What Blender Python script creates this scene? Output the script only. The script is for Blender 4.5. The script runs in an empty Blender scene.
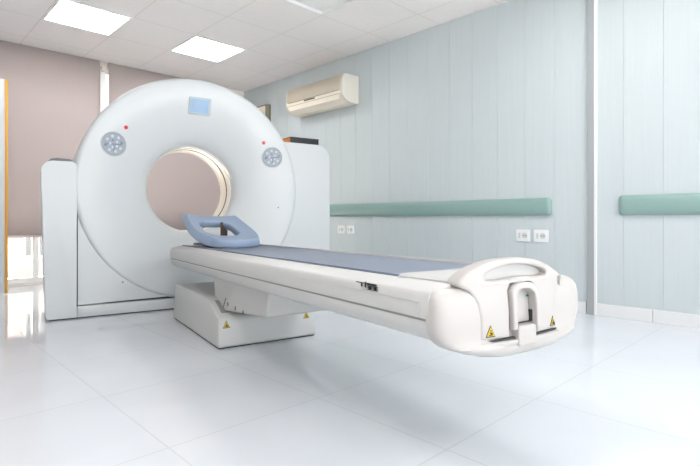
import bpy, bmesh, math, random
from math import sin, cos, pi, radians, atan2, sqrt
from mathutils import Vector, Matrix
random.seed(4)
S = bpy.context.scene
COL = S.collection
A = radians(11.1)                       # the scanner stands 11.1 degrees off the room's axes
# ------------------------------------------------------------------ materials
def mat(name, col, rough=.5, metal=0., coat=0., spec=.5, noise=None, bump=None, emit=None, sub=0.):
    m = bpy.data.materials.new(name); m.use_nodes = True
    nt = m.node_tree; b = nt.nodes['Principled BSDF']
    b.inputs['Base Color'].default_value = (*col, 1); b.inputs['Roughness'].default_value = rough
    b.inputs['Metallic'].default_value = metal; b.inputs['Coat Weight'].default_value = coat
    b.inputs['Specular IOR Level'].default_value = spec
    if emit:
        b.inputs['Emission Color'].default_value = (*emit[0], 1); b.inputs['Emission Strength'].default_value = emit[1]
    tc = nt.nodes.new('ShaderNodeTexCoord')
    if noise:
        n = nt.nodes.new('ShaderNodeTexNoise'); n.inputs['Scale'].default_value = noise[0]; n.inputs['Detail'].default_value = 6
        r = nt.nodes.new('ShaderNodeMix'); r.data_type = 'RGBA'
        r.inputs[6].default_value = (*col, 1); r.inputs[7].default_value = (*[c*(1-noise[1]) for c in col], 1)
        nt.links.new(tc.outputs['Object'], n.inputs['Vector']); nt.links.new(n.outputs['Fac'], r.inputs[0])
        nt.links.new(r.outputs[2], b.inputs['Base Color'])
    if bump:
        n = nt.nodes.new('ShaderNodeTexNoise'); n.inputs['Scale'].default_value = bump[0]; n.inputs['Detail'].default_value = 4
        bp = nt.nodes.new('ShaderNodeBump'); bp.inputs['Strength'].default_value = bump[1]; bp.inputs['Distance'].default_value = .002
        nt.links.new(tc.outputs['Object'], n.inputs['Vector']); nt.links.new(n.outputs['Fac'], bp.inputs['Height'])
        nt.links.new(bp.outputs['Normal'], b.inputs['Normal'])
    return m

M = {}
M['shell'] = mat('painted_shell', (.63,.66,.67), .28, noise=(3,.02), bump=(220,.03))
M['shell2'] = mat('moulded_white', (.61,.61,.595), .38, noise=(3,.02), bump=(260,.04))
M['cap'] = mat('moulded_ivory', (.54,.517,.495), .36, noise=(4,.02), bump=(260,.04))
M['bore'] = mat('bore_cream', (.84,.79,.70), .3)
M['gap'] = mat('gap_dark', (.05,.055,.055), .7)
M['groove'] = mat('groove_grey', (.30,.31,.29), .6)
M['grey'] = mat('slate_plastic', (.16,.17,.19), .5, bump=(200,.1))
M['pale_grey'] = mat('pale_grey_plastic', (.60,.64,.63), .4)
M['ctrl'] = mat('control_grey', (.40,.45,.51), .4, noise=(60,.25))
M['btn'] = mat('button_grey', (.60,.65,.70), .35)
M['btn_dark'] = mat('button_dark', (.20,.24,.30), .4)
M['red'] = mat('indicator_red', (.45,.015,.03), .25, emit=((.7,.02,.05),.15))
M['screen'] = mat('screen_blue', (.30,.44,.62), .15, emit=((.38,.55,.78),.1), noise=(7,.15))
M['screen_frame'] = mat('screen_frame', (.45,.54,.58), .35)
M['blue'] = mat('vinyl_blue', (.56,.63,.76), .3, noise=(9,.06), bump=(160,.12))
M['blue_edge'] = mat('vinyl_edge', (.16,.20,.27), .5)
M['cushion'] = mat('cushion_blue', (.30,.385,.52), .48, noise=(12,.06), bump=(120,.15))
M['brown'] = mat('strap_brown', (.06,.035,.025), .6)
M['yellow'] = mat('label_yellow', (.72,.52,.02), .45)
M['black'] = mat('black_ink', (.012,.012,.014), .5)
M['blackbox'] = mat('black_card', (.018,.02,.026), .45, bump=(90,.2))
M['orange'] = mat('orange_card', (.85,.27,.04), .5, noise=(40,.25))
M['ac'] = mat('aged_cream_plastic', (.86,.79,.67), .38, noise=(3,.05))
M['ac_side'] = mat('aged_white_plastic', (.72,.70,.63), .42, noise=(3,.05))
M['olive'] = mat('olive_edge', (.22,.21,.15), .5)
M['rail'] = mat('rail_green', (.26,.40,.37), .38, noise=(30,.06), bump=(150,.12))
M['white'] = mat('white_plastic', (.82,.83,.83), .35)
M['trimgrey'] = mat('trim_grey', (.36,.385,.395), .45, noise=(20,.05))
M['alu'] = mat('white_aluminium', (.85,.85,.84), .35)
M['base'] = mat('marble_skirting', (.78,.79,.80), .22, noise=(9,.06))
M['plaster'] = mat('plaster', (.78,.74,.71), .8, noise=(4,.03))
M['orange_edge'] = mat('orange_edging', (.75,.36,.03), .45)
M['door'] = mat('door_laminate', (.66,.70,.74), .45, noise=(5,.03))
M['facade'] = mat('facade_render', (.42,.37,.34), .85, noise=(.6,.08))
M['facade_win'] = mat('facade_window', (.10,.11,.12), .3)
M['pave'] = mat('pavement', (.16,.155,.15), .8, noise=(2,.1))
M['lamp'] = mat('lamp_diffuser', (.9,.9,.9), .4, emit=((1,.985,.97),8.))
M['lamp_off'] = mat('lamp_diffuser_unlit', (.86,.86,.86), .3)
M['steel'] = mat('steel', (.55,.55,.55), .3, metal=1)
M['green_dot'] = mat('green_mark', (.02,.25,.15), .4)

def tile_mat(name, col, col2, mortar, size, gap, loc, rough, nscale, nstr, spec=.5):
    m = bpy.data.materials.new(name); m.use_nodes = True; nt = m.node_tree; b = nt.nodes['Principled BSDF']
    tc = nt.nodes.new('ShaderNodeTexCoord'); mp = nt.nodes.new('ShaderNodeMapping'); br = nt.nodes.new('ShaderNodeTexBrick')
    mp.inputs['Location'].default_value = (-loc[0], -loc[1], 0)
    br.offset = 0; br.squash = 1
    for k, v in (('Scale',1), ('Mortar Size',gap), ('Mortar Smooth',.3), ('Bias',0), ('Brick Width',size[0]), ('Row Height',size[1])): br.inputs[k].default_value = v
    br.inputs['Color1'].default_value = (*col,1); br.inputs['Color2'].default_value = (*col2,1); br.inputs['Mortar'].default_value = (*mortar,1)
    n = nt.nodes.new('ShaderNodeTexNoise'); n.inputs['Scale'].default_value = nscale; n.inputs['Detail'].default_value = 8; n.inputs['Distortion'].default_value = 1.2
    cr = nt.nodes.new('ShaderNodeMapRange'); cr.inputs[1].default_value = .35; cr.inputs[2].default_value = .7; cr.inputs[3].default_value = 1; cr.inputs[4].default_value = 1-nstr
    mx = nt.nodes.new('ShaderNodeMix'); mx.data_type = 'RGBA'; mx.blend_type = 'MULTIPLY'; mx.inputs[0].default_value = 1
    L = nt.links.new
    L(tc.outputs['Object'], mp.inputs['Vector']); L(mp.outputs['Vector'], br.inputs['Vector']); L(tc.outputs['Object'], n.inputs['Vector'])
    L(n.outputs['Fac'], cr.inputs[0]); L(br.outputs['Color'], mx.inputs[6]); L(cr.outputs[0], mx.inputs[7]); L(mx.outputs[2], b.inputs['Base Color'])
    bp = nt.nodes.new('ShaderNodeBump'); bp.inputs['Strength'].default_value = .3; bp.inputs['Distance'].default_value = .002; bp.invert = True
    L(br.outputs['Fac'], bp.inputs['Height']); L(bp.outputs['Normal'], b.inputs['Normal'])
    b.inputs['Roughness'].default_value = rough; b.inputs['Specular IOR Level'].default_value = spec
    return m
M['floor'] = tile_mat('polished_floor_tiles', (.72,.755,.80), (.71,.745,.79), (.64,.65,.66), (.6,.6), .0026, (.045,.26), .07, 1.6, .05, .62)
M['ceil'] = tile_mat('ceiling_tiles', (.90,.87,.86), (.89,.86,.85), (.78,.74,.72), (.593,.61), .006, (.487,.245), .8, 40, .03)

def wallpanel_mat():
    m = bpy.data.materials.new('ribbed_wall_panels'); m.use_nodes = True; nt = m.node_tree; b = nt.nodes['Principled BSDF']; L = nt.links.new
    tc = nt.nodes.new('ShaderNodeTexCoord')
    w = nt.nodes.new('ShaderNodeTexWave'); w.bands_direction = 'Y'; w.inputs['Scale'].default_value = 18; w.inputs['Distortion'].default_value = 0
    n = nt.nodes.new('ShaderNodeTexNoise'); mp = nt.nodes.new('ShaderNodeMapping'); mp.inputs['Scale'].default_value = (1, 60, 2.0)
    n.inputs['Scale'].default_value = 1.; n.inputs['Detail'].default_value = 3
    L(tc.outputs['Object'], w.inputs['Vector']); L(tc.outputs['Object'], mp.inputs['Vector']); L(mp.outputs['Vector'], n.inputs['Vector'])
    mx = nt.nodes.new('ShaderNodeMix'); mx.data_type = 'RGBA'; mx.inputs[6].default_value = (.525,.59,.61,1); mx.inputs[7].default_value = (.575,.635,.65,1)
    L(n.outputs['Fac'], mx.inputs[0]); L(mx.outputs[2], b.inputs['Base Color'])
    bp = nt.nodes.new('ShaderNodeBump'); bp.inputs['Strength'].default_value = .25; bp.inputs['Distance'].default_value = .001
    L(w.outputs['Fac'], bp.inputs['Height']); L(bp.outputs['Normal'], b.inputs['Normal'])
    b.inputs['Roughness'].default_value = .5
    return m
M['panel'] = wallpanel_mat()

def blind_mat():
    m = bpy.data.materials.new('blind_fabric'); m.use_nodes = True; nt = m.node_tree; L = nt.links.new
    nt.nodes.remove(nt.nodes['Principled BSDF']); out = nt.nodes['Material Output']
    tc = nt.nodes.new('ShaderNodeTexCoord')
    w = nt.nodes.new('ShaderNodeTexWave'); w.bands_direction = 'X'; w.inputs['Scale'].default_value = 26.; w.inputs['Distortion'].default_value = .3
    L(tc.outputs['Object'], w.inputs['Vector'])
    mx = nt.nodes.new('ShaderNodeMix'); mx.data_type = 'RGBA'; mx.inputs[6].default_value = (.57,.51,.50,1); mx.inputs[7].default_value = (.61,.55,.54,1)
    L(w.outputs['Fac'], mx.inputs[0])
    d = nt.nodes.new('ShaderNodeBsdfDiffuse'); t = nt.nodes.new('ShaderNodeBsdfTranslucent'); ms = nt.nodes.new('ShaderNodeMixShader'); ms.inputs[0].default_value = .2
    L(mx.outputs[2], d.inputs['Color']); t.inputs['Color'].default_value = (.55,.40,.36,1)
    L(d.outputs[0], ms.inputs[1]); L(t.outputs[0], ms.inputs[2]); L(ms.outputs[0], out.inputs['Surface'])
    return m
M['blind'] = blind_mat()
def glass_mat():
    m = bpy.data.materials.new('window_glass'); m.use_nodes = True; nt = m.node_tree; L = nt.links.new
    nt.nodes.remove(nt.nodes['Principled BSDF']); out = nt.nodes['Material Output']
    t = nt.nodes.new('ShaderNodeBsdfTransparent'); g = nt.nodes.new('ShaderNodeBsdfGlossy'); g.inputs['Roughness'].default_value = .02
    t.inputs['Color'].default_value = (.97,.98,.97,1)
    f = nt.nodes.new('ShaderNodeFresnel'); f.inputs['IOR'].default_value = 1.45; ms = nt.nodes.new('ShaderNodeMixShader')
    L(f.outputs[0], ms.inputs[0]); L(t.outputs[0], ms.inputs[1]); L(g.outputs[0], ms.inputs[2]); L(ms.outputs[0], out.inputs['Surface'])
    return m
M['glass'] = glass_mat()

# ------------------------------------------------------------------ mesh helpers
def bx(bm, x0, x1, y0, y1, z0, z1, bev=0., seg=2):
    t = bmesh.new(); bmesh.ops.create_cube(t, size=1)
    for v in t.verts: v.co = Vector(((x0+x1)/2+v.co.x*(x1-x0), (y0+y1)/2+v.co.y*(y1-y0), (z0+z1)/2+v.co.z*(z1-z0)))
    if bev > 0: bmesh.ops.bevel(t, geom=t.edges[:], offset=bev, segments=seg, profile=.6, affect='EDGES')
    merge(bm, t)
def merge(bm, t):
    me = bpy.data.meshes.new('tmp'); t.to_mesh(me); t.free(); bm.from_mesh(me); bpy.data.meshes.remove(me)
def extr(bm, pts, f0, f1, bev=0., seg=2):
    """closed outline pts (2-D) placed by f0(p) at one end and f1(p) at the other"""
    t = bmesh.new(); n = len(pts)
    a = [t.verts.new(f0(p)) for p in pts]; b = [t.verts.new(f1(p)) for p in pts]
    t.faces.new(a); t.faces.new(b[::-1])
    for i in range(n): t.faces.new((a[i], b[i], b[(i+1)%n], a[(i+1)%n]))
    bmesh.ops.recalc_face_normals(t, faces=t.faces[:])
    if bev > 0:
        es = [e for e in t.edges if len(e.link_faces) == 2 and e.calc_face_angle(0) > .6]
        bmesh.ops.bevel(t, geom=es, offset=bev, segments=seg, profile=.6, affect='EDGES', clamp_overlap=True)
    merge(bm, t)
def cyl(bm, p0, p1, r, n=20, r2=None, bev=0.):
    p0 = Vector(p0); p1 = Vector(p1); d = p1-p0
    t = bmesh.new(); bmesh.ops.create_cone(t, cap_ends=True, segments=n, radius1=r, radius2=r if r2 is None else r2, depth=d.length)
    if bev > 0: bmesh.ops.bevel(t, geom=[e for e in t.edges if e.calc_face_angle(0) > 1], offset=bev, segments=2, affect='EDGES')
    q = Vector((0,0,1)).rotation_difference(d.normalized()).to_matrix().to_4x4()
    bmesh.ops.transform(t, matrix=Matrix.Translation((p0+p1)/2) @ q, verts=t.verts[:]); merge(bm, t)
def lathe_y(bm, prof, cx, cz, n=96, closed=True):
    rings = []
    for k in range(n):
        a = 2*pi*k/n; rings.append([bm.verts.new((cx+r*cos(a), y, cz+r*sin(a))) for r, y in prof])
    m = len(prof)
    for k in range(n):
        p, q = rings[k], rings[(k+1)%n]
        for i in range(m if closed else m-1): bm.faces.new((p[i], p[(i+1)%m], q[(i+1)%m], q[i]))
    bmesh.ops.recalc_face_normals(bm, faces=bm.faces[:])
def rrect(x0, x1, z0, z1, rs, n=8):
    """rounded rectangle, radii (x0z0, x1z0, x1z1, x0z1)"""
    out = []
    for (cx_, cz_, a0, r) in ((x0+rs[0], z0+rs[0], pi, rs[0]), (x1-rs[1], z0+rs[1], 1.5*pi, rs[1]), (x1-rs[2], z1-rs[2], 0, rs[2]), (x0+rs[3], z1-rs[3], .5*pi, rs[3])):
        if r <= 1e-6: out.append((cx_, cz_)); continue
        for i in range(n+1):
            a = a0+(pi/2)*i/n; out.append((cx_+r*cos(a), cz_+r*sin(a)))
    return out
def smooth(pts, n=6, closed=True):
    out = []; m = len(pts)
    for i in range(m):
        p0, p1, p2, p3 = (Vector(pts[(i+k-1)%m]) for k in range(4))
        for j in range(n):
            t = j/n; out.append(tuple(.5*((2*p1)+(-p0+p2)*t+(2*p0-5*p1+4*p2-p3)*t*t+(-p0+3*p1-3*p2+p3)*t**3)))
    return out
def plate(outlines, depth, bev, bend):
    """flat shape with holes and rounded edges -> bmesh; bend((x,z), w) gives the world point, w = -depth/2..depth/2 (front is negative)"""
    cu = bpy.data.curves.new('c', 'CURVE'); cu.dimensions = '2D'; cu.fill_mode = 'BOTH'
    cu.extrude = depth/2-bev; cu.bevel_depth = bev; cu.bevel_resolution = 3; cu.offset = -bev
    for pts in outlines:
        sp = cu.splines.new('POLY'); sp.points.add(len(pts)-1); sp.use_cyclic_u = True
        for q, p in zip(sp.points, pts): q.co = (p[0], p[1], 0, 1)
    ob = bpy.data.objects.new('c', cu); COL.objects.link(ob)
    dg = bpy.context.evaluated_depsgraph_get(); me = bpy.data.meshes.new_from_object(ob.evaluated_get(dg))
    bm = bmesh.new(); bm.from_mesh(me); bpy.data.objects.remove(ob); bpy.data.curves.remove(cu); bpy.data.meshes.remove(me)
    bmesh.ops.remove_doubles(bm, verts=bm.verts[:], dist=1e-5)
    bmesh.ops.triangulate(bm, faces=bm.faces[:])
    for v in bm.verts: v.co = Vector(bend(v.co.x, v.co.y, -v.co.z))
    bmesh.ops.recalc_face_normals(bm, faces=bm.faces[:])
    return bm
def obj(name, bm, m, parent=None, off=(0,0,0), sm=40, sub=0, label=None):
    if any(off): bmesh.ops.translate(bm, verts=bm.verts[:], vec=-Vector(off))
    me = bpy.data.meshes.new(name); bm.to_mesh(me); bm.free()
    me.materials.append(M[m] if isinstance(m, str) else m)
    o = bpy.data.objects.new(name, me); COL.objects.link(o)
    if parent: o.parent = parent
    if sm:
        for p in me.polygons: p.use_smooth = True
        me.set_sharp_from_angle(angle=radians(sm))
    if sub:
        md = o.modifiers.new('s', 'SUBSURF'); md.levels = sub; md.render_levels = sub
    if label: o['label'] = label
    return o
def tag(o, label, cat, group=None, kind=None):
    o['label'] = label; o['category'] = cat
    if group: o['group'] = group
    if kind: o['kind'] = kind
    return o
def thing(name, label, cat, loc=(0,0,0), rz=0, group=None):
    o = bpy.data.objects.new(name, None); COL.objects.link(o); o.location = loc; o.rotation_euler = (0,0,rz)
    o.empty_display_size = .1
    return tag(o, label, cat, group)
def struct(name, bm, m, parent=None, sm=0):
    o = obj(name, bm, m, parent, sm=sm)
    if not parent: o['kind'] = 'structure'
    return o
def B(): return bmesh.new()
def mroom(x, y, z=0): return (x*cos(A)+y*sin(A), -x*sin(A)+y*cos(A), z)     # scanner axes -> room axes

# ------------------------------------------------------------------ the room
XW, YB, ZC, XL, YF = 3.776, 6.06, 2.513, -1.9, -4.6
bm = B(); bx(bm, XL, XW+.1, YF, YB+.12, -.1, 0); struct('floor', bm, 'floor')
# ceiling with openings for the lamps
LX, LY = [1.14,1.74,2.34,2.94], [5.11]
FILL_LAMPS = [(-.106,.487,.855,1.465),(2.266,2.859,.855,1.465),(.487,1.08,-1.585,-.975),(2.266,2.859,-1.585,-.975)]  # lamps added out of view as fill light
lamps = [(1.08,1.673,4.515,5.125,1), (2.266,2.859,4.515,5.125,1), (2.266,2.859,2.685,3.295,0)]
bm = B()
xs = [XL,-.106,.487,1.08,1.673,2.266,2.859,XW+.1]; ys = [YF,-1.585,-.975,.855,1.465,2.685,3.295,4.515,5.125,YB+.12]
for i in range(7):
    for j in range(9):
        if any(abs(xs[i]-l[0])<1e-3 and abs(ys[j]-l[2])<1e-3 for l in lamps+FILL_LAMPS): continue
        bx(bm, xs[i], xs[i+1], ys[j], ys[j+1], ZC, ZC+.08)
bx(bm, XL, XW+.1, YF, YB+.12, ZC+.08, ZC+.12)
struct('ceiling', bm, 'ceil')
# right wall of vertical panels
bm = B(); y = .881+.2425*25
edges = [ .881+.2425*k for k in range(-24, 23) ]
bx(bm, XW+.012, XW+.1, YF, YB, 0, ZC)
for a, b in zip(edges[:-1], edges[1:]):
    a = max(a, YF); b = min(b, YB)
    if b-a > .02: bx(bm, XW, XW+.012, a+.0006, b-.0006, 0, ZC, .0015, 1)
struct('wall_right', bm, 'panel')
# skirting of the right wall, in lengths
bm = B()
for a, b in ((YF, .941), (.945, 1.298), (1.372, 2.6), (2.604, 4.2), (4.204, YB)):
    bx(bm, XW-.012, XW, a, b, 0, .088, .002, 1)
struct('baseboard_right', bm, 'base')
# cover strip between the two halves of the wall
bm = B(); bx(bm, XW-.022, XW, 1.316, 1.362, 0, ZC, .003)
struct('trim_1', bm, 'trimgrey')
bm = B(); bx(bm, XW-.016, XW, 1.298, 1.3155, 0, ZC, .003)
struct('trim_2', bm, 'white')
# window wall
W0, W1, WZ0, WZ1 = .0, 3.45, .03, 2.44
bm = B()
bx(bm, XL, W0, YB, YB+.12, 0, ZC); bx(bm, W1, XW, YB, YB+.12, 0, ZC); bx(bm, W0, W1, YB, YB+.12, WZ1, ZC); bx(bm, W0, W1, YB, YB+.12, 0, WZ0)
struct('wall_back', bm, 'plaster')
bm = B(); bx(bm, XL-.1, XL, YF, YB+.12, 0, ZC); struct('wall_left', bm, 'plaster')
# window
bm = B()
fy0, fy1 = YB+.03, YB+.08
bx(bm, W0, W1, fy0, fy1, WZ0, WZ0+.05); bx(bm, W0, W1, fy0, fy1, WZ1-.05, WZ1); bx(bm, W0, W0+.05, fy0, fy1, WZ0+.05, WZ1-.05); bx(bm, W1-.05, W1, fy0, fy1, WZ0+.05, WZ1-.05)
for mx_ in (.62, 1.235, 1.90, 2.55): bx(bm, mx_-.028, mx_+.028, fy0, fy1, WZ0+.05, WZ1-.05)
win = struct('window_1', bm, 'alu')
bm = B(); bx(bm, W0+.05, W1-.05, fy0+.02, fy0+.026, WZ0+.05, WZ1-.05); obj('pane', bm, 'glass', win, sm=0)
# blinds
def blind(x0, x1, label, y, seam):
    t = thing('roller_blind', label, 'blind', ((x0+x1)/2, y, .505), 0, 'roller blinds on the window wall')
    c = (x0+x1)/2; h = ZC-.505
    bm = B(); n = int((x1-x0)/.05)
    t_ = []
    for k in range(2):
        row = []
        for i in range(n+1):
            xx = x0-c+(x1-x0)*i/n; row.append(xx)
        t_.append(row)
    zs = [0.02, .35, seam-.505, 1.2, h-.004]
    grid = [[bm.verts.new((xx, (.0 if i % 2 else .0008)+(.0015 if j == 2 else 0), z)) for i, xx in enumerate(t_[0])] for j, z in enumerate(zs)]
    for j in range(len(zs)-1):
        for i in range(n): bm.faces.new((grid[j][i], grid[j][i+1], grid[j+1][i+1], grid[j+1][i]))
    f = obj('fabric', bm, 'blind', t, sm=60); md = f.modifiers.new('t','SOLIDIFY'); md.thickness = .0012
    bm = B(); bx(bm, x0-c, x1-c, -.008, .008, 0, .024, .004); obj('bottom_bar', bm, 'blind', t)
    bm = B(); cyl(bm, (x0-c, .026, h-.03), (x1-c, .026, h-.03), .022, 16); obj('roller', bm, 'blind', t)
    return t
bl = blind(-.05, 1.853, 'mauve roller blind left of the white strip on the window wall', YB-.05, 1.2)
br_ = blind(1.945, 3.5, 'mauve roller blind behind the scanner, right of the white strip', YB-.05, 1.18)
bm = B(); bx(bm, -.022, .022, -.012, .028, -.03, .03, .006); cyl(bm, (0,-.012,0), (0,-.03,0), .012, 12)
br2 = thing('blind_bracket', 'small beige bracket at the top of the white strip between the blinds', 'bracket', (1.90, YB-.028, 2.44))
obj('bracket_body', bm, 'ac', br2)
# white strip between the blinds
bm = B(); bx(bm, 1.872, 1.928, YB-.03+.028, YB+.0, .03, 2.40, .004); struct('trim_3', bm, 'alu')
# ceiling lamps
def lamp(x0, x1, y0, y1, on, label):
    t = thing('ceiling_light', label, 'ceiling light', ((x0+x1)/2, (y0+y1)/2, ZC), 0, 'square ceiling lights')
    w = (x1-x0)/2; d = (y1-y0)/2; g = .024
    bm = B()
    for a in ((-w,w,-d,-d+g), (-w,w,d-g,d), (-w,-w+g,-d+g,d-g), (w-g,w,-d+g,d-g)): bx(bm, a[0], a[1], a[2], a[3], -.006, .05)
    obj('frame', bm, 'white', t, sm=0)
    bm = B(); zz = .006 if on else .02; bx(bm, -w+g, w-g, -d+g, d-g, zz, zz+.012); obj('diffuser', bm, 'lamp' if on else 'lamp_off', t, sm=0)
lamp(*lamps[0], 'bright square ceiling light nearest the orange edged door')
lamp(*lamps[1], 'bright square ceiling light above the scanner')
for l_, w_ in zip(FILL_LAMPS, ('over the near left floor', 'over the near floor beside the grey wall strip', 'farther behind, to the left', 'farther behind, near the handrail wall')):
    lamp(*l_, 1, 'added square fill light out of frame, '+w_)
lamp(*lamps[2], 'unlit square ceiling light cut by the top of the photo')
# door leaf at the left edge with orange edging
dx, dy = .880, 5.49
t = thing('door_leaf', 'pale grey door leaf with orange edge at the far left', 'door', (dx, dy, 0), radians(-10))
bm = B(); bx(bm, -.80, -.012, 0, .04, .012, 2.0, .002, 1); obj('panel', bm, 'door', t)
bm = B(); bx(bm, -.012, .010, -.004, .044, .012, 2.0, .002, 1); obj('edging', bm, 'orange_edge', t, label='orange edging strip')
for z in (.25, 1.05, 1.8):
    bm = B(); cyl(bm, (-.80, -.008, z-.04), (-.80, -.008, z+.04), .009, 10); obj('hinge', bm, 'steel', t)
bm = B(); bx(bm, -.88, -.81, -.01, .05, 0, 2.06, .003); obj('door_post', bm, 'white', t)

# handrails on the right wall
def handrail(y0, y1, label):
    t = thing('handrail', label, 'handrail', (XW, (y0+y1)/2, .728), 0, 'green wall handrails')
    H = .138; L = (y1-y0)/2
    prof = [(0,.004),(-.018,.0),(-.034,.012),(-.043,.035),(-.046,H/2),(-.043,H-.035),(-.034,H-.012),(-.018,H),(0,H-.004)]
    prof = [(p[0]*.8, p[1]) for p in prof]
    def body(a, b): 
        bm = B(); extr(bm, prof, lambda p: (p[0], a, p[1]), lambda p: (p[0], b, p[1])); return bm
    obj('rail_cover', body(-L+.03, L-.03), 'rail', t, sm=50)
    for s in (-1, 1):
        bm = B(); rings = []
        for k in range(6):
            f = k/5; yy = s*(L-.0295+.03*sin(f*pi/2)); sc = cos(f*pi/2)*.75+.25 if k else 1.03
            rings.append([bm.verts.new((p[0]*sc, yy, H/2+(p[1]-H/2)*(1.02 if k == 0 else .55+.45*sc))) for p in prof])
        for a, b in zip(rings[:-1], rings[1:]):
            for i in range(len(prof)-1): bm.faces.new((a[i], a[i+1], b[i+1], b[i]))
        bm.faces.new(rings[-1]); bmesh.ops.recalc_face_normals(bm, faces=bm.faces[:])
        obj('end_cap', bm, 'rail', t, sm=50)
    return t
handrail(1.63, 5.3, 'long sage green handrail on the panelled wall behind the table')
handrail(-1.3, 1.153, 'sage green handrail at the right edge beyond the grey vertical strip')

# sockets
def socket(y, label, z=.5665, w=.118, h=.098, group='white wall sockets'):
    t = thing('wall_socket', label, 'socket', (XW, y, z-h/2), 0, group)
    bm = B(); pts = rrect(-w/2, w/2, 0, h, (.006,)*4, 4)
    extr(bm, pts, lambda p: (-.009, p[0], p[1]), lambda p: (0, p[0], p[1]), .002); obj('cover_plate', bm, 'white', t)
    bm = B(); cyl(bm, (-.0085, -.014, h/2), (-.0115, -.014, h/2), .024, 24, .022); rim = obj('outlet', bm, 'pale_grey', t)
    for s in (-1, 1):
        bm = B(); cyl(bm, (-.0112, -.014+s*.0095, h/2), (-.0123, -.014+s*.0095, h/2), .0038, 10); obj('contact', bm, 'black', rim)
    bm = B(); bx(bm, -.0115, -.0085, .022, .038, h/2-.022, h/2+.022, .001, 1); obj('switch', bm, 'pale_grey', t)
socket(1.864, 'left white wall socket of the pair nearest the grey strip')
socket(1.714, 'right white wall socket of the pair nearest the grey strip')
socket(4.017, 'left white wall socket of the pair beside the scanner housing', .582, .115, .09)
socket(3.868, 'right white wall socket of the pair beside the scanner housing', .582, .115, .09)

# air conditioner on the right wall
ay0, ay1, az0, az1, ad = 3.742, 4.735, 1.95, 2.25, .24
t = thing('air_conditioner', 'cream split air conditioner unit high on the panelled wall', 'air conditioner', (XW, (ay0+ay1)/2, az0))
L = (ay1-ay0)/2; H = az1-az0
side = smooth([(0,H),(-.10,H),(-.19,H-.004),(-.225,H-.03),(-.238,H*.7),(-.24,H*.42),(-.232,H*.24),(-.20,H*.10),(-.14,H*.01),(-.05,0),(0,0)], 3)
side = [(min(0,p[0]), min(H,max(0,p[1]))) for p in side]
def slab(a, b, m, name, off=0., bev=.004):
    bm = B(); extr(bm, [(p[0]*(1+off) , H/2+(p[1]-H/2)*(1+off)) for p in side], lambda p: (min(p[0],0), a, p[1]), lambda p: (min(p[0],0), b, p[1]), bev); return obj(name, bm, m, t, sm=35)
slab(-L+.045, L-.02, 'ac', 'casing')
slab(-L, -L+.044, 'ac_side', 'side_cover', .01, .01); slab(L-.02, L, 'ac_side', 'side_cover', .01, .006)
# front grille panel, raised a little, with a gap line below it
bm = B()
fr = [(-.2455,H*.42),(-.2435,H*.70),(-.231,H-.034),(-.20,H-.008)]
t2 = bmesh.new(); n = len(fr)
g = [[t2.verts.new((p[0]-.003, yy, p[1]+.004)) for p in fr] for yy in (-L+.048, L-.024)]
for i in range(n-1): t2.faces.new((g[0][i], g[0][i+1], g[1][i+1], g[1][i]))
bmesh.ops.solidify(t2, geom=t2.faces[:], thickness=.004); merge(bm, t2); obj('front_panel', bm, 'ac', t, sm=50)
bm = B(); bx(bm, -.2435, -.236, -L+.05, L-.03, H*.40, H*.415); obj('panel_gap', bm, 'olive', t)
bm = B(); bx(bm, -.2455, -.236, -.035, .155, H*.335, H*.375, .002); obj('display_slot', bm, 'black', t)
bm = B()
extr(bm, [(-.241,H*.27),(-.232,H*.10),(-.15,-.010),(-.145,-.004),(-.228,H*.115),(-.236,H*.27)], lambda p: (p[0], -L+.06, p[1]), lambda p: (p[0], L-.05, p[1])); obj('louvre', bm, 'ac', t)
bm = B(); bx(bm, -.2415, -.236, -L+.052, L-.035, H*.275, H*.285); obj('louvre_gap', bm, 'olive', t)

# shallow box on the wall behind the scanner
t = thing('wall_box', 'beige shallow box on the wall half hidden behind the scanner', 'wall box', (XW, 5.66, 1.72))
bm = B(); bx(bm, -.062, 0, -.27, .27, 0, .50, .006); obj('case', bm, 'olive', t)
bm = B(); bx(bm, -.072, -.062, -.235, .255, .02, .48, .004); obj('front_cover', bm, 'ac', t)

# ------------------------------------------------------------------ scanner gantry (local x right, y to the rear, z up)
G = thing('ct_scanner_gantry', 'large white ring shaped scanner with round bore and blue display', 'scanner', mroom(1.115, 3.915), -A)
R0, CZ = .872, .942
FACE = [(.355,.195),(.375,.165),(.42,.13),(.50,.09),(.60,.05),(.70,.02),(.78,.004),(.835,.0)]
prof = [(.35,.25),(.35,.225)]+FACE+[(.845,.0005),(.858,.004),(.868,.014),(.872,.032),(.872,.33),(.870,.345)]
bm = B(); lathe_y(bm, prof, 0, CZ, 128, closed=False)
obj('front_cover', bm, 'shell', G, sm=50)
# rear cover
prof = [(.35,.262),(.35,.49),(.36,.52),(.40,.60),(.50,.68),(.70,.72),(.83,.70),(.863,.66),(.865,.352)]
bm = B(); lathe_y(bm, prof, 0, CZ, 128, closed=False); obj('rear_cover', bm, 'shell', G, sm=50)
# bore lining rings
bm = B(); lathe_y(bm, [(.351,.244),(.3445,.246),(.3445,.262),(.351,.264)], 0, CZ, 96); obj('bore_ring', bm, 'bore', G)
bm = B(); lathe_y(bm, [(.3495,.264),(.3515,.264),(.3515,.48),(.3495,.48)], 0, CZ, 96); obj('bore_lining', bm, 'bore', G)
bm = B(); lathe_y(bm, [(.3495,.345),(.346,.348),(.346,.358),(.3495,.361)], 0, CZ, 96); obj('scan_window', bm, 'gap', G)
bm = B(); lathe_y(bm, [(.3495,.478),(.341,.482),(.341,.50),(.36,.515)], 0, CZ, 96); obj('bore_ring', bm, 'bore', G)
bm = B(); lathe_y(bm, [(.858,.3),(.8705,.3485),(.866,.3485),(.858,.40)], 0, CZ, 96); obj('cover_seam', bm, 'gap', G)
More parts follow.
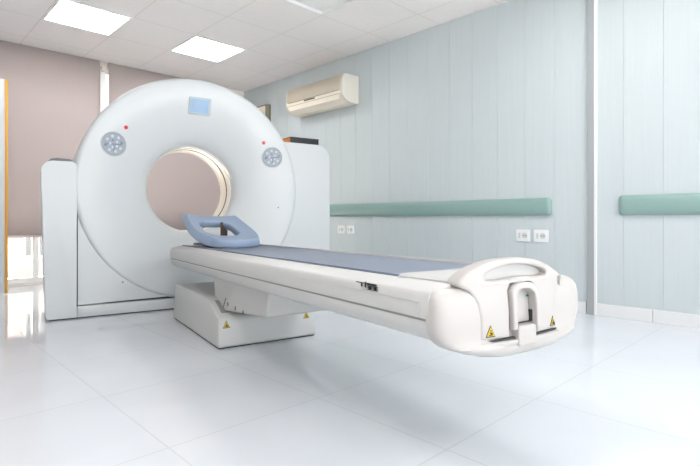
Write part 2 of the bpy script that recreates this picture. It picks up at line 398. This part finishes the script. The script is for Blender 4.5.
# lower front panel and its dark seams
bm = B()
def arch_pts(x0, x1, z0, r, za0, za1, n=28):
    """panel below the disc: rectangle bottom, top following the circle of radius r"""
    pts = [(x0, z0), (x1, z0)]
    a0 = math.acos(max(-1, min(1, x1/r))); a1 = math.acos(max(-1, min(1, x0/r)))
    for i in range(n+1):
        a = -a0+(-a1+a0)*i/n; pts.append((r*cos(a), CZ+r*sin(a)))
    return pts
for s in (-1,):
    pts = [(-.840,.093)]
    for i in range(33):
        a = pi*1.5-(pi*.5)*i/32
        pts.append((min(-.0, .835*cos(a)), max(.0935, CZ+.835*sin(a))))
    pts[-1] = (-.840, CZ)
    extr(bm, pts, lambda p: (p[0], .016, p[1]), lambda p: (p[0], .06, p[1]))
for s in (1,):
    pts = [(.0,.093),(.840,.093),(.840,CZ)]
    for i in range(1,33):
        a = -(pi*.5)*i/32
        pts.append((.835*cos(a), max(.0935, CZ+.835*sin(a))))
    extr(bm, pts, lambda p: (p[0], .016, p[1]), lambda p: (p[0], .06, p[1]))
obj('lower_front_panel', bm, 'shell', G, sm=30)
bm = B(); bx(bm, -.855, .855, .045, .33, .08, CZ-.02)     # dark core seen in the seams, cut by the bore above
# keep the core below the bore
bm.free(); bm = B(); bx(bm, -.852, .852, .05, .60, .075, .20); bx(bm, -.852, -.74, .05, .60, .2, 1.08); bx(bm, .74, .852, .05, .60, .2, 1.1)
obj('inner_frame', bm, 'gap', G, sm=0)
# plinth
bm = B(); bx(bm, -.845, 1.22, .006, .66, .008, .086, .006); obj('plinth', bm, 'shell', G)
bm = B(); bx(bm, -.83, -.60, .001, .0065, .030, .066, .001); obj('plinth_plate', bm, 'pale_grey', G)
bm = B(); bx(bm, -1.015, 1.18, .02, .64, .0, .009); obj('foot_shadow_strip', bm, 'gap', G)  # dark strip standing in for the shadow gap at the floor
# left pillar
bm = B()
pts = rrect(-1.062, -.8475, .010, 1.100, (.02,.003,.03,.075), 10)
pts = [(p[0]+(.03*(1-p[1]/1.1) if p[0] < -.95 else 0), p[1]) for p in pts]
# concave inner side where the disc passes
pp = []
for p in pts: pp.append(p)
extr(bm, pp, lambda p: (p[0], -.004, p[1]), lambda p: (p[0], .60, p[1]), .02, 4)
obj('side_pillar', bm, 'shell', G, sm=40)
bm = B(); pts = [(-1.02,1.100),(-1.00,1.118),(-.965,1.125),(-.885,1.122),(-.865,1.102)]
extr(bm, pts, lambda p: (p[0], .04, p[1]), lambda p: (p[0], .30, p[1]), .006); obj('pillar_cap', bm, 'grey', G, label='dark grey cap on the pillar top')
# right housing
bm = B(); pts = rrect(.848, 1.205, .010, 1.392, (.015,.02,.13,.003), 12)
pts = [(p[0], p[1]) for p in pts]
pts = rrect(.70, 1.232, .010, 1.385, (.01,.02,.13,.01), 12)
obj_pts = pts
extr(bm, [(p[0], p[1]) for p in pts], lambda p: (p[0], .03, p[1]), lambda p: (p[0], .66, p[1]), .016, 3)
obj('side_housing', bm, 'shell', G, sm=40)
def yface(x, z):
    q = sqrt(x*x+(z-CZ)**2)
    if q >= .835: return 0.
    for (a, ya), (b, yb_) in zip(FACE[:-1], FACE[1:]):
        if q <= b: return ya+(yb_-ya)*max(0, (q-a)/(b-a))
    return 0.
def onface(bm):
    for v in bm.verts: v.co.y += yface(v.co.x, v.co.z)
    return bm
# display
bm = B(); extr(bm, rrect(-.070, .106, 1.538, 1.670, (.008,)*4, 4), lambda p: (p[0], -.006, p[1]), lambda p: (p[0], .003, p[1]), .002); d_ = obj('display', onface(bm), 'screen_frame', G)
bm = B(); bx(bm, -.054, .086, -.0075, -.005, 1.555, 1.653); obj('screen', onface(bm), 'screen', d_)
bm = B(); bx(bm, -.030, -.022, -.0085, -.0074, 1.56, 1.648); obj('cursor_bar', onface(bm), 'ctrl', d_)
# control panels
for s in (-1, 1):
    cx_, cz_ = .016+s*.625, 1.243-.006*s
    bm = B(); lathe_y(bm, [(.0001,-.008),(.070,-.008),(.078,-.011),(.084,-.006),(.084,.003),(.0001,.003)], cx_, cz_, 48, closed=False)
    cp = obj('control_panel', onface(bm), 'ctrl', G)
    bm = B(); lathe_y(bm, [(.084,-.006),(.088,-.004),(.092,.0),(.092,.003),(.084,.003)], cx_, cz_, 48); obj('bezel', onface(bm), 'shell', cp)
    for (r, n, off, rb) in ((.055,8,.2,.011), (.026,5,.6,.009)):
        for k in range(n):
            a = off+2*pi*k/n; bm = B(); cyl(bm, (cx_+r*cos(a), -.007, cz_+r*sin(a)), (cx_+r*cos(a), -.012, cz_+r*sin(a)), rb, 14, rb*.8)
            obj('button', onface(bm), 'btn' if (k*3+n) % 4 else 'btn_dark', cp)
    bm = B(); bx(bm, cx_-.004, cx_+.004, -.0115, -.0075, cz_-.055, cz_-.008); bx(bm, cx_-.06, cx_+.055, -.0105, -.0075, cz_-.006, cz_+.002); obj('divider', onface(bm), 'btn_dark', cp)
    bm = B(); cyl(bm, (.018+s*.545, .002, 1.367-.011*s), (.018+s*.545, -.006, 1.367-.011*s), .0155, 18, .012); obj('indicator_lamp', onface(bm), 'red', G, label='small round red lamp')
for (x, z, y) in ((-.55,.235,.016), (.69,.80,.0)):
    yy = -.001 if y < .01 else .0145
    bm = B(); cyl(bm, (x, yy+.003, z), (x, yy, z), .0055, 12); obj('screw_cap', bm, 'gap', G)

# black and orange box on the housing
t = thing('document_box', 'black flat box with an orange end lying on the scanner housing', 'box', mroom(2.135, 4.13, 1.385), -A)
bm = B(); bx(bm, -.15, .15, -.08, .17, .0, .062, .003); obj('box_body', bm, 'blackbox', t)
bm = B(); bx(bm, -.150, .152, -.083, .173, .060, .070, .003); obj('lid', bm, 'blackbox', t)
bm = B(); bx(bm, -.1535, -.1495, -.080, .17, .003, .060); obj('end_label', bm, 'orange', t, label='orange end label')

# ------------------------------------------------------------------ patient table (built in scanner axes, origin under the base)
TO = (1.13, 3.03, 0)
T = thing('patient_table', 'long white scanner table on a low lifting base', 'table', mroom(1.13, 3.03), -A)
def tp(name, bm, m, parent=None, sm=40, sub=0, label=None): return obj(name, bm, m, parent or T, TO, sm, sub, label)
def tilt(bm):
    for v in bm.verts: v.co.z -= .0093*max(0, v.co.y-.95)
    return bm
# base: side profile (y, z)
bm = B()
bp = [(3.56,.006),(3.56,.225),(3.54,.242),(2.92,.244),(2.82,.240),(2.76,.228),(2.70,.205),(2.655,.182),(2.625,.172),(2.60,.168),(2.585,.155),(2.572,.02),(2.575,.006)]
extr(bm, bp, lambda p: (.836+.10*0+ (.012*p[1]/.24), p[0], p[1]), lambda p: (1.434-(.012*p[1]/.24), p[0], p[1]), .014, 3)
tp('base_cover', bm, 'shell2')
bm = B(); bx(bm, .845, 1.425, 2.582, 3.55, 0, .008); tp('foot_shadow_strip', bm, 'gap')  # same dark strip for the shadow gap, under the table base
bm = B(); extr(bm, [(2.645,.178),(2.70,.206),(2.76,.229),(2.80,.235),(2.80,.20),(2.645,.165)], lambda p: (.880, p[0], p[1]), lambda p: (1.39, p[0], p[1])); tp('lift_well', bm, 'groove')
# leaning lift cover under the table
bm = B()
extr(bm, [(2.06,.387),(2.095,.246),(2.73,.182),(2.80,.235),(2.85,.243),(2.87,.387)], lambda p: (.905+.02*0, p[0], p[1]), lambda p: (1.36, p[0], p[1]), .010, 3); tp('lift_cover', bm, 'shell2')
for (y, z) in ((2.615,.232),(2.50,.228),(2.385,.224)):
    bm = B(); bx(bm, .9035, .9055, y-.004, y+.004, z-.010, z+.010); tp('vent_slot', bm, 'gap')
bm = B(); extr(bm, [(2.700,.19),(2.706,.19),(2.650,.262),(2.644,.262)], lambda p: (.9035, p[0], p[1]), lambda p: (.906, p[0], p[1])); tp('cover_seam', bm, 'gap')
# long body: upper rail and lower trough; y runs 3.62 -> .93
Y0, Y1 = .915, 3.625
def body(prof, y0, y1, name, m, bev=.004, seg=2):
    bm = B(); extr(bm, prof, lambda p: (p[0], y0, p[1]), lambda p: (p[0], y1, p[1]), bev, seg); tilt(bm); return tp(name, bm, m, sm=50)
up = [(.831,.447),(.829,.470),(.830,.503),(.837,.515),(.852,.5215),(.885,.527),(.9065,.5335),(.909,.5235),(1.346,.5235),(1.35,.530),(1.375,.527),(1.408,.5215),(1.423,.515),(1.430,.503),(1.431,.470),(1.429,.447)]
body(up, Y0, Y1, 'upper_rail', 'shell2', .004, 2)
lo = [(.832,.442),(.834,.425),(.848,.396),(.868,.386),(1.13,.383),(1.392,.386),(1.412,.396),(1.426,.425),(1.428,.442)]
body(lo, Y0, Y1-.004, 'lower_trough', 'shell2', .006, 2)
bm = B(); bx(bm, .8345, 1.4255, Y0+.01, Y1-.01, .440, .449); tp('side_groove', tilt(bm), 'groove', sm=0)
# thin outline of the side strip
bm = B(); bx(bm, .8275, .8315, .952, .9545, .452, .487); tp('side_strip_edge', bm, 'pale_grey', sm=0)
bm = B(); bx(bm, .8275, .8315, .952, 1.62, .4865, .4885); tp('side_strip_edge', bm, 'pale_grey', sm=0)
bm = B(); bx(bm, 1.3495, 1.357, 1.0, 3.58, .5215, .545, .002); tp('cradle_edge', tilt(bm), 'shell2')
# marks on the side
bm = B()
def mk(y0, y1, z0, z1, yo=0): bx(bm, .8270, .8300, y0, y1, z0, z1)
# read from left (far) to right (near): y decreases
yL, sc = 1.272, 1.
mk(1.222, 1.275, .5010-.004, .5040-.004); mk(1.238, 1.243, .485, .499); mk(1.214, 1.219, .484, .504); mk(1.219,1.223,.488,.491)
mk(1.152, 1.208, .494, .5015)
for k in range(4):
    a = 1.205-k*.0165
    mk(a-.0115, a, .4905, .4925); mk(a-.0115, a, .4785, .4805); mk(a-.0025 if k % 2 else a-.0115, a if k % 2 else a-.009, .4805, .4905); mk(a-.0115, a, .4845, .4862)
for v in bm.verts: v.co.y = 1.206+(v.co.y-1.24)*.84; v.co.z = .5035+(v.co.z-.491)*.84; v.co.x -= .0003
tp('side_lettering', bm, 'black', sm=0)
# rounded end cap: superellipse plan lofted over height
def ring(z, hw, yf, yb, n=40, e=5.):
    pts = []
    for i in range(n+1):
        a = pi*i/n; c, s = cos(a), sin(a)
        x = 1.13-hw*(abs(c)**(2/e))*(1 if c > 0 else -1); y = yb-(yb-yf)*(abs(s)**(2/4.))
        pts.append((x, y, z))
    return pts
bm = B(); levels = [(.331,.05,.880,.905),(.335,.11,.862,.910),(.344,.165,.851,.914),(.356,.210,.845,.917),(.366,.240,.843,.919),(.373,.258,.845,.921),(.379,.268,.855,.921),(.392,.284,.861,.922),(.41,.295,.862,.924),(.44,.300,.862,.925),(.475,.300,.864,.925),(.498,.298,.870,.925),(.512,.290,.880,.925),(.520,.278,.893,.925),(.5225,.26,.905,.925)]
rings = [[bm.verts.new(p) for p in ring(*l)] for l in levels]
for a, b in zip(rings[:-1], rings[1:]):
    for i in range(len(a)-1): bm.faces.new((a[i], b[i], b[i+1], a[i+1]))
    bm.faces.new((a[-1], b[-1], b[0], a[0]))
bm.faces.new(rings[0]); bm.faces.new(rings[-1][::-1]); bmesh.ops.recalc_face_normals(bm, faces=bm.faces[:])
cap = tp('end_cap', bm, 'cap', sm=60)
# deck cover: rises from the mattress end to the handle
bm = B(); nx, ny = 24, 14; top = []; bot = []
for j in range(ny+1):
    f = j/ny; y = 1.119-(1.119-.892)*f; ra, rb = [], []
    for i in range(nx+1):
        s = -1+2*i/nx; hw = .232-.030*f
        z = .5415-.006*max(0, (abs(s)-.85)/.15)**2+.034*max(0, f-.6)/.4*(1-s*s)
        ra.append(bm.verts.new((1.13+s*hw, y, z))); rb.append(bm.verts.new((1.13+s*hw, y, .5225)))
    top.append(ra); bot.append(rb)
for j in range(ny):
    for i in range(nx):
        bm.faces.new((top[j][i], top[j+1][i], top[j+1][i+1], top[j][i+1])); bm.faces.new((bot[j][i], bot[j][i+1], bot[j+1][i+1], bot[j+1][i]))
    for e in (0, nx): bm.faces.new((top[j][e], bot[j][e], bot[j+1][e], top[j+1][e]))
for i in range(nx):
    for e in (0, ny): bm.faces.new((top[e][i], top[e][i+1], bot[e][i+1], bot[e][i]))
bmesh.ops.recalc_face_normals(bm, faces=bm.faces[:])
tp('deck_cover', bm, 'shell2', sm=60)
# front handle cover: arch with hand opening above, two legs with an arch-shaped opening between
CX = 1.13
def bend(x, z, w):
    k = (z-.38)/.2
    return (x, .864+.6*(x-CX)**2+(.055*max(0, k-.35)**1.6)+w, z)
outer = [(-.153,.388),(-.153,.44),(-.160,.48),(-.176,.512),(-.203,.532),(-.180,.556),(-.135,.574),(-.08,.587),(-.01,.592),(.06,.590),(.12,.578),(.175,.556),(.195,.538),(.185,.515),(.165,.48),(.157,.44),(.155,.388),(.056,.388),(.058,.49),(.050,.518),(.030,.5325),(-.025,.5325),(-.046,.520),(-.055,.495),(-.056,.388)]
def dens(pts, n=5, sharp=()):
    """Catmull-Rom through the points except that corners listed stay sharp"""
    out = []; m = len(pts)
    for i in range(m):
        p1, p2 = Vector(pts[i]), Vector(pts[(i+1)%m])
        p0 = Vector(pts[i-1]) if i not in sharp else p1; p3 = Vector(pts[(i+2)%m]) if (i+1)%m not in sharp else p2
        for j in range(n):
            t = j/n; out.append(tuple(.5*((2*p1)+(-p0+p2)*t+(2*p0-5*p1+4*p2-p3)*t*t+(-p0+3*p1-3*p2+p3)*t**3)))
    return out
outer = [(CX-.019+x, z) for x, z in outer]
hole = [(-.125,.546),(-.105,.560),(-.055,.572),(.01,.576),(.07,.570),(.115,.558),(.128,.547),(.11,.540),(.04,.541),(-.03,.540),(-.10,.538)]
hole = [(CX-.019+x, z) for x, z in hole]
bm = plate([dens(outer, 5, (0,16,17,24)), dens(hole, 5)], .052, .010, lambda x, z, w: bend(x, z, w+.004))
tp('end_handle', bm, 'cap', sm=60)
# inner inverted-U release lever
lev_o = [(-.052,.408),(-.052,.495),(-.043,.516),(-.022,.528),(.026,.528),(.045,.516),(.054,.494),(.054,.408),(.039,.408),(.039,.488),(.032,.503),(.016,.512),(-.014,.512),(-.030,.503),(-.037,.488),(-.037,.408)]
bm = plate([dens([(CX-.018+x, z) for x, z in lev_o], 4, (0,7,8,15))], .03, .005, lambda x, z, w: bend(x, z, w-.016))
tp('release_lever', bm, 'cap', sm=60)
bm = B(); extr(bm, rrect(CX-.050, CX+.026, .422, .512, (.002,.002,.02,.02), 5), lambda p: bend(p[0], p[1], -.004), lambda p: bend(p[0], p[1], .03), .002); tp('centre_panel', bm, 'cap')
bm = B(); bx(bm, CX-.048, CX+.022, .856, .870, .4185, .4205); tp('panel_slot', bm, 'gap', sm=0)
bm = B(); bx(bm, CX-.078, CX-.0735, .852, .870, .402, .440); tp('panel_slot', bm, 'gap', sm=0)
bm = B(); bx(bm, CX+.020, CX+.0235, .850, .872, .420, .452); tp('panel_slot', bm, 'gap', sm=0)
bm = B(); cyl(bm, (CX+.012,.862,.490), (CX+.012,.856,.490), .003, 10); tp('lock_mark', bm, 'green_dot')
# middle block and lower shelf
bm = B(); extr(bm, rrect(CX-.052, CX+.022, .362, .417, (.01,.01,.012,.012), 5), lambda p: (p[0], .836, p[1]), lambda p: (p[0], .91, p[1]), .006, 3); tp('latch_block', bm, 'cap')
for s, a, b in ((-1, -.174, -.050), (1, .022, .142)):
    bm = B(); pts = []
    n = 14
    for i in range(n+1):
        x = a+(b-a)*i/n; pts.append((CX+x, .838+.6*x*x))
    pts += [(CX+b, .91), (CX+a, .91)]
    extr(bm, pts, lambda p: (p[0], p[1], .370), lambda p: (p[0], p[1], .3815), .003, 2); tp('cap_ledge', bm, 'cap', sm=50)
    bm = B(); pts = [(p[0], p[1]+.008) for p in pts[:n+1]]+[(CX+b-.004, .905), (CX+a+.004, .905)]
    extr(bm, pts, lambda p: (p[0], p[1], .3805), lambda p: (p[0], p[1], .3868)); tp('ledge_gap', bm, 'gap', sm=0)
# side ribs right of the handle
bm = plate([dens([(CX+.176,.390),(CX+.176,.46),(CX+.186,.49),(CX+.180,.51),(CX+.190,.533),(CX+.203,.52),(CX+.196,.49),(CX+.198,.45),(CX+.192,.390)], 4)], .036, .004, lambda x, z, w: (x, .870+.6*(x-CX)**2+w, z)); tp('cap_rib', bm, 'cap', sm=60)
bm = B(); cyl(bm, (.868,.900,.468), (.862,.893,.468), .005, 12); tp('screw_cap', bm, 'pale_grey')
bm = B(); cyl(bm, (1.395,.899,.47), (1.398,.893,.47), .004, 12); tp('screw_cap', bm, 'pale_grey')
# warning labels
def tri(cx_, cz_, s, yf, slant=0):
    def P(k, f=1., dz=0): 
        pts = [(-.5*s*f, -.45*s*f+dz), (.5*s*f, -.45*s*f+dz), (0, .55*s*f+dz)]; return pts
    bm = B(); extr(bm, P(0), lambda p: (cx_+p[0], yf(cx_+p[0], cz_+p[1])-.0008, cz_+p[1]), lambda p: (cx_+p[0], yf(cx_+p[0], cz_+p[1])+.002, cz_+p[1])); w = tp('warning_label', bm, 'black', sm=0, label='yellow and black warning triangle')
    bm = B(); extr(bm, P(0, .82, -.0*s), lambda p: (cx_+p[0], yf(cx_+p[0], cz_+p[1])-.0013, cz_+p[1]), lambda p: (cx_+p[0], yf(cx_+p[0], cz_+p[1])-.0005, cz_+p[1])); tp('yellow_field', bm, 'yellow', w, sm=0)
    bm = B()
    for (x0, x1, z0, z1) in ((-.20,.22,-.30,-.22), (-.04,.20,-.20,-.06), (-.12,.02,-.10,-.02), (-.05,.04,.04,.16)):
        yy = yf(cx_, cz_); bx(bm, cx_+x0*s, cx_+x1*s, yy-.0026, yy-.0008, cz_+z0*s, cz_+z1*s)
    tp('symbol', bm, 'black', w, sm=0)
yh = lambda x, z: bend(x, z, -.0222)[1]
tri(CX-.143, .410, .030, yh); tri(CX+.111, .410, .028, yh)
# (sub-parts above were parented to their label: undo the double offset is not needed, labels share the table's origin)
yb_ = lambda x, z: 2.572+(z-.02)*.0963-.0005
tri(.885, .128, .040, yb_); tri(1.372, .128, .040, yb_)

# ------------------------------------------------------------------ mattress on the table
MT = thing('table_mattress', 'long slate blue mattress pad lying along the scanner table', 'mattress', mroom(1.13, 3.03, .523), -A)
bm = B(); nx, ny = 20, 40; g = []
ya, yb2 = 1.122, 3.60
for j in range(ny+1):
    y = ya+(yb2-ya)*j/ny; row = []
    for i in range(nx+1):
        s = -1+2*i/nx; row.append(bm.verts.new((1.13+.218*s, y, .532+.004*abs(s)**3)))
    g.append(row)
for j in range(ny):
    for i in range(nx): bm.faces.new((g[j][i], g[j][i+1], g[j+1][i+1], g[j+1][i]))
bmesh.ops.solidify(bm, geom=bm.faces[:], thickness=.0085); bmesh.ops.recalc_face_normals(bm, faces=bm.faces[:])
obj('pad', tilt(bm), 'blue', MT, (1.13,3.03,.523), 50)
for s in (-1,):
    bm = B(); bx(bm, 1.13+s*.2185-.0025, 1.13+s*.2185+.0025, ya-.002, yb2, .5245, .5385, .002); obj('edge_binding', tilt(bm), 'blue_edge', MT, (1.13,3.03,.523))

# ------------------------------------------------------------------ head cushion
HC = thing('head_cushion', 'blue curved head cushion with an open middle at the scanner end of the table', 'cushion', mroom(1.13, 3.25, .545), -A)
HO = (1.13, 3.25, .545)
def surf(s, t):
    """s across -1..1, t along 0 (foot side) .. 1 (scanner side)"""
    x = 1.12+(.232 if s < 0 else .225)*s; y = 3.0+.66*t
    z = .552+.168*(t**1.75)+(.055 if s < 0 else .036)*abs(s)**2.6*(.3+.7*t)
    if s < 0: z += .012*(abs(s)**3)*t**3
    return Vector((x, y, z))
def sq(u, v):            # square -> rounded plan
    e = .46 if v < 0 else .20
    return u*sqrt(1-e*v*v), v*sqrt(1-(.33+.13*(-v if v < 0 else -v))*u*u)
bm = B(); n = 24; g = {}
for j in range(n+1):
    for i in range(n+1):
        u, v = -1+2*i/n, -1+2*j/n
        a, b = sq(u, v)
        g[i, j] = bm.verts.new(surf(a, (b+1)/2))
hx0, hx1, hy0, hy1 = 5, 17, 8, 20
for j in range(n):
    for i in range(n):
        ci, cj = (i+.5-(hx0+hx1)/2)/((hx1-hx0)/2), (j+.5-(hy0+hy1)/2)/((hy1-hy0)/2)
        if abs(ci)**3+abs(cj)**3 < 1: continue
        bm.faces.new((g[i, j], g[i+1, j], g[i+1, j+1], g[i, j+1]))
bmesh.ops.delete(bm, geom=[v for v in bm.verts if not v.link_faces], context='VERTS')
for _ in range(2): bmesh.ops.smooth_vert(bm, verts=[v for v in bm.verts if v.is_boundary], factor=.5, use_axis_x=True, use_axis_y=True, use_axis_z=False)
bmesh.ops.recalc_face_normals(bm, faces=bm.faces[:])
if bm.faces[:][0].normal.z < 0: bmesh.ops.reverse_faces(bm, faces=bm.faces[:])
o = obj('cushion_body', tilt(bm), 'cushion', HC, HO, 0)
for p in o.data.polygons: p.use_smooth = True
md = o.modifiers.new('t', 'SOLIDIFY'); md.thickness = .058; md.offset = .3; md.use_even_offset = False
md = o.modifiers.new('s', 'SUBSURF'); md.levels = 1; md.render_levels = 2
bm = B(); bx(bm, 1.165, 1.215, 3.52, 3.535, .545, .70, .003); obj('strap', tilt(bm), 'brown', HC, HO, label='dark brown strap')
bm = B(); bx(bm, .98, 1.28, 3.25, 3.58, .5412, .553, .004); obj('holder_plate', tilt(bm), 'grey', HC, HO)

# ------------------------------------------------------------------ outside the window
bm = B(); bx(bm, -22, 22, YB+.2, 40, -1.3, -1.2); struct('ground', bm, 'pave')
def building(x, y, w, d, h, label, rows, cols, z0=-1.2):
    t = thing('building', label, 'building', (x, y, z0), 0, 'buildings outside the window')
    bm = B(); bx(bm, -w/2, w/2, 0, d, 0, h); obj('wall', bm, 'facade', t, sm=0)
    bm = B(); bx(bm, -w/2-.2, w/2+.2, -.2, d, h, h+.3); obj('roof_edge', bm, 'plaster', t, sm=0)
    for r in range(rows):
        for c in range(cols):
            cx_ = -w/2+w*(c+.5)/cols; cz_ = .8+r*2.2
            bm = B(); bx(bm, cx_-.35, cx_+.35, -.02, .03, cz_, cz_+1.2); f = obj('window', bm, 'white', t, sm=0)
            for s in (-1, 1):
                bm = B(); bx(bm, cx_+s*.165-.13, cx_+s*.165+.13, -.03, .0, cz_+.08, cz_+1.12); obj('pane', bm, 'facade_win', f, sm=0)
building(.5, 16, 7, 6, 6, 'pale building with small windows seen below the left blind', 2, 5)
building(7.6, 17.5, 6, 6, 5, 'pale building with small windows seen through the bore side of the window', 2, 4)

# ------------------------------------------------------------------ light
w = bpy.data.worlds.new('World'); S.world = w; w.use_nodes = True
bgn = w.node_tree.nodes['Background']; bgn.inputs['Color'].default_value = (.86,.93,1.0,1); bgn.inputs['Strength'].default_value = 1.0
wt = w.node_tree; wc = wt.nodes.new('ShaderNodeTexCoord'); ws = wt.nodes.new('ShaderNodeSeparateXYZ'); wr = wt.nodes.new('ShaderNodeValToRGB')
wt.links.new(wc.outputs['Generated'], ws.inputs[0]); wm = wt.nodes.new('ShaderNodeMapRange'); wm.inputs[1].default_value = -1; wm.inputs[2].default_value = 1
wt.links.new(ws.outputs['Z'], wm.inputs[0]); wt.links.new(wm.outputs[0], wr.inputs[0]); wt.links.new(wr.outputs[0], bgn.inputs['Color'])
wr.color_ramp.elements[0].position = .46; wr.color_ramp.elements[0].color = (4.0,3.9,3.8,1)      # invented ground glow, added to brighten the ceiling through the open side
wr.color_ramp.elements[1].position = .54; wr.color_ramp.elements[1].color = (1.0,1.12,1.24,1)      # hazy sky
sd = bpy.data.lights.new('sun', 'SUN'); sd.energy = 170; sd.angle = radians(.8); sd.color = (1,.90,.78)
so = bpy.data.objects.new('sun', sd); COL.objects.link(so)
el, az = radians(55), radians(8)
dirv = Vector((sin(az)*cos(el), -cos(az)*cos(el), -sin(el)))          # light travels from the window into the room
so.rotation_euler = dirv.to_track_quat('-Z', 'Y').to_euler()

# ------------------------------------------------------------------ camera
cd = bpy.data.cameras.new('camera'); cam = bpy.data.objects.new('camera', cd); COL.objects.link(cam)
cd.sensor_fit = 'HORIZONTAL'; cd.sensor_width = 36; cd.lens = 489/700*36; cd.shift_y = -14/700; cd.clip_start = .05; cd.clip_end = 200
cam.location = (0,0,.70); cam.rotation_euler = (pi/2, 0, -radians(44.2))
S.camera = cam
S.view_settings.view_transform = 'Standard'; S.view_settings.look = 'None'; S.view_settings.gamma = 1; S.view_settings.exposure = 1.16
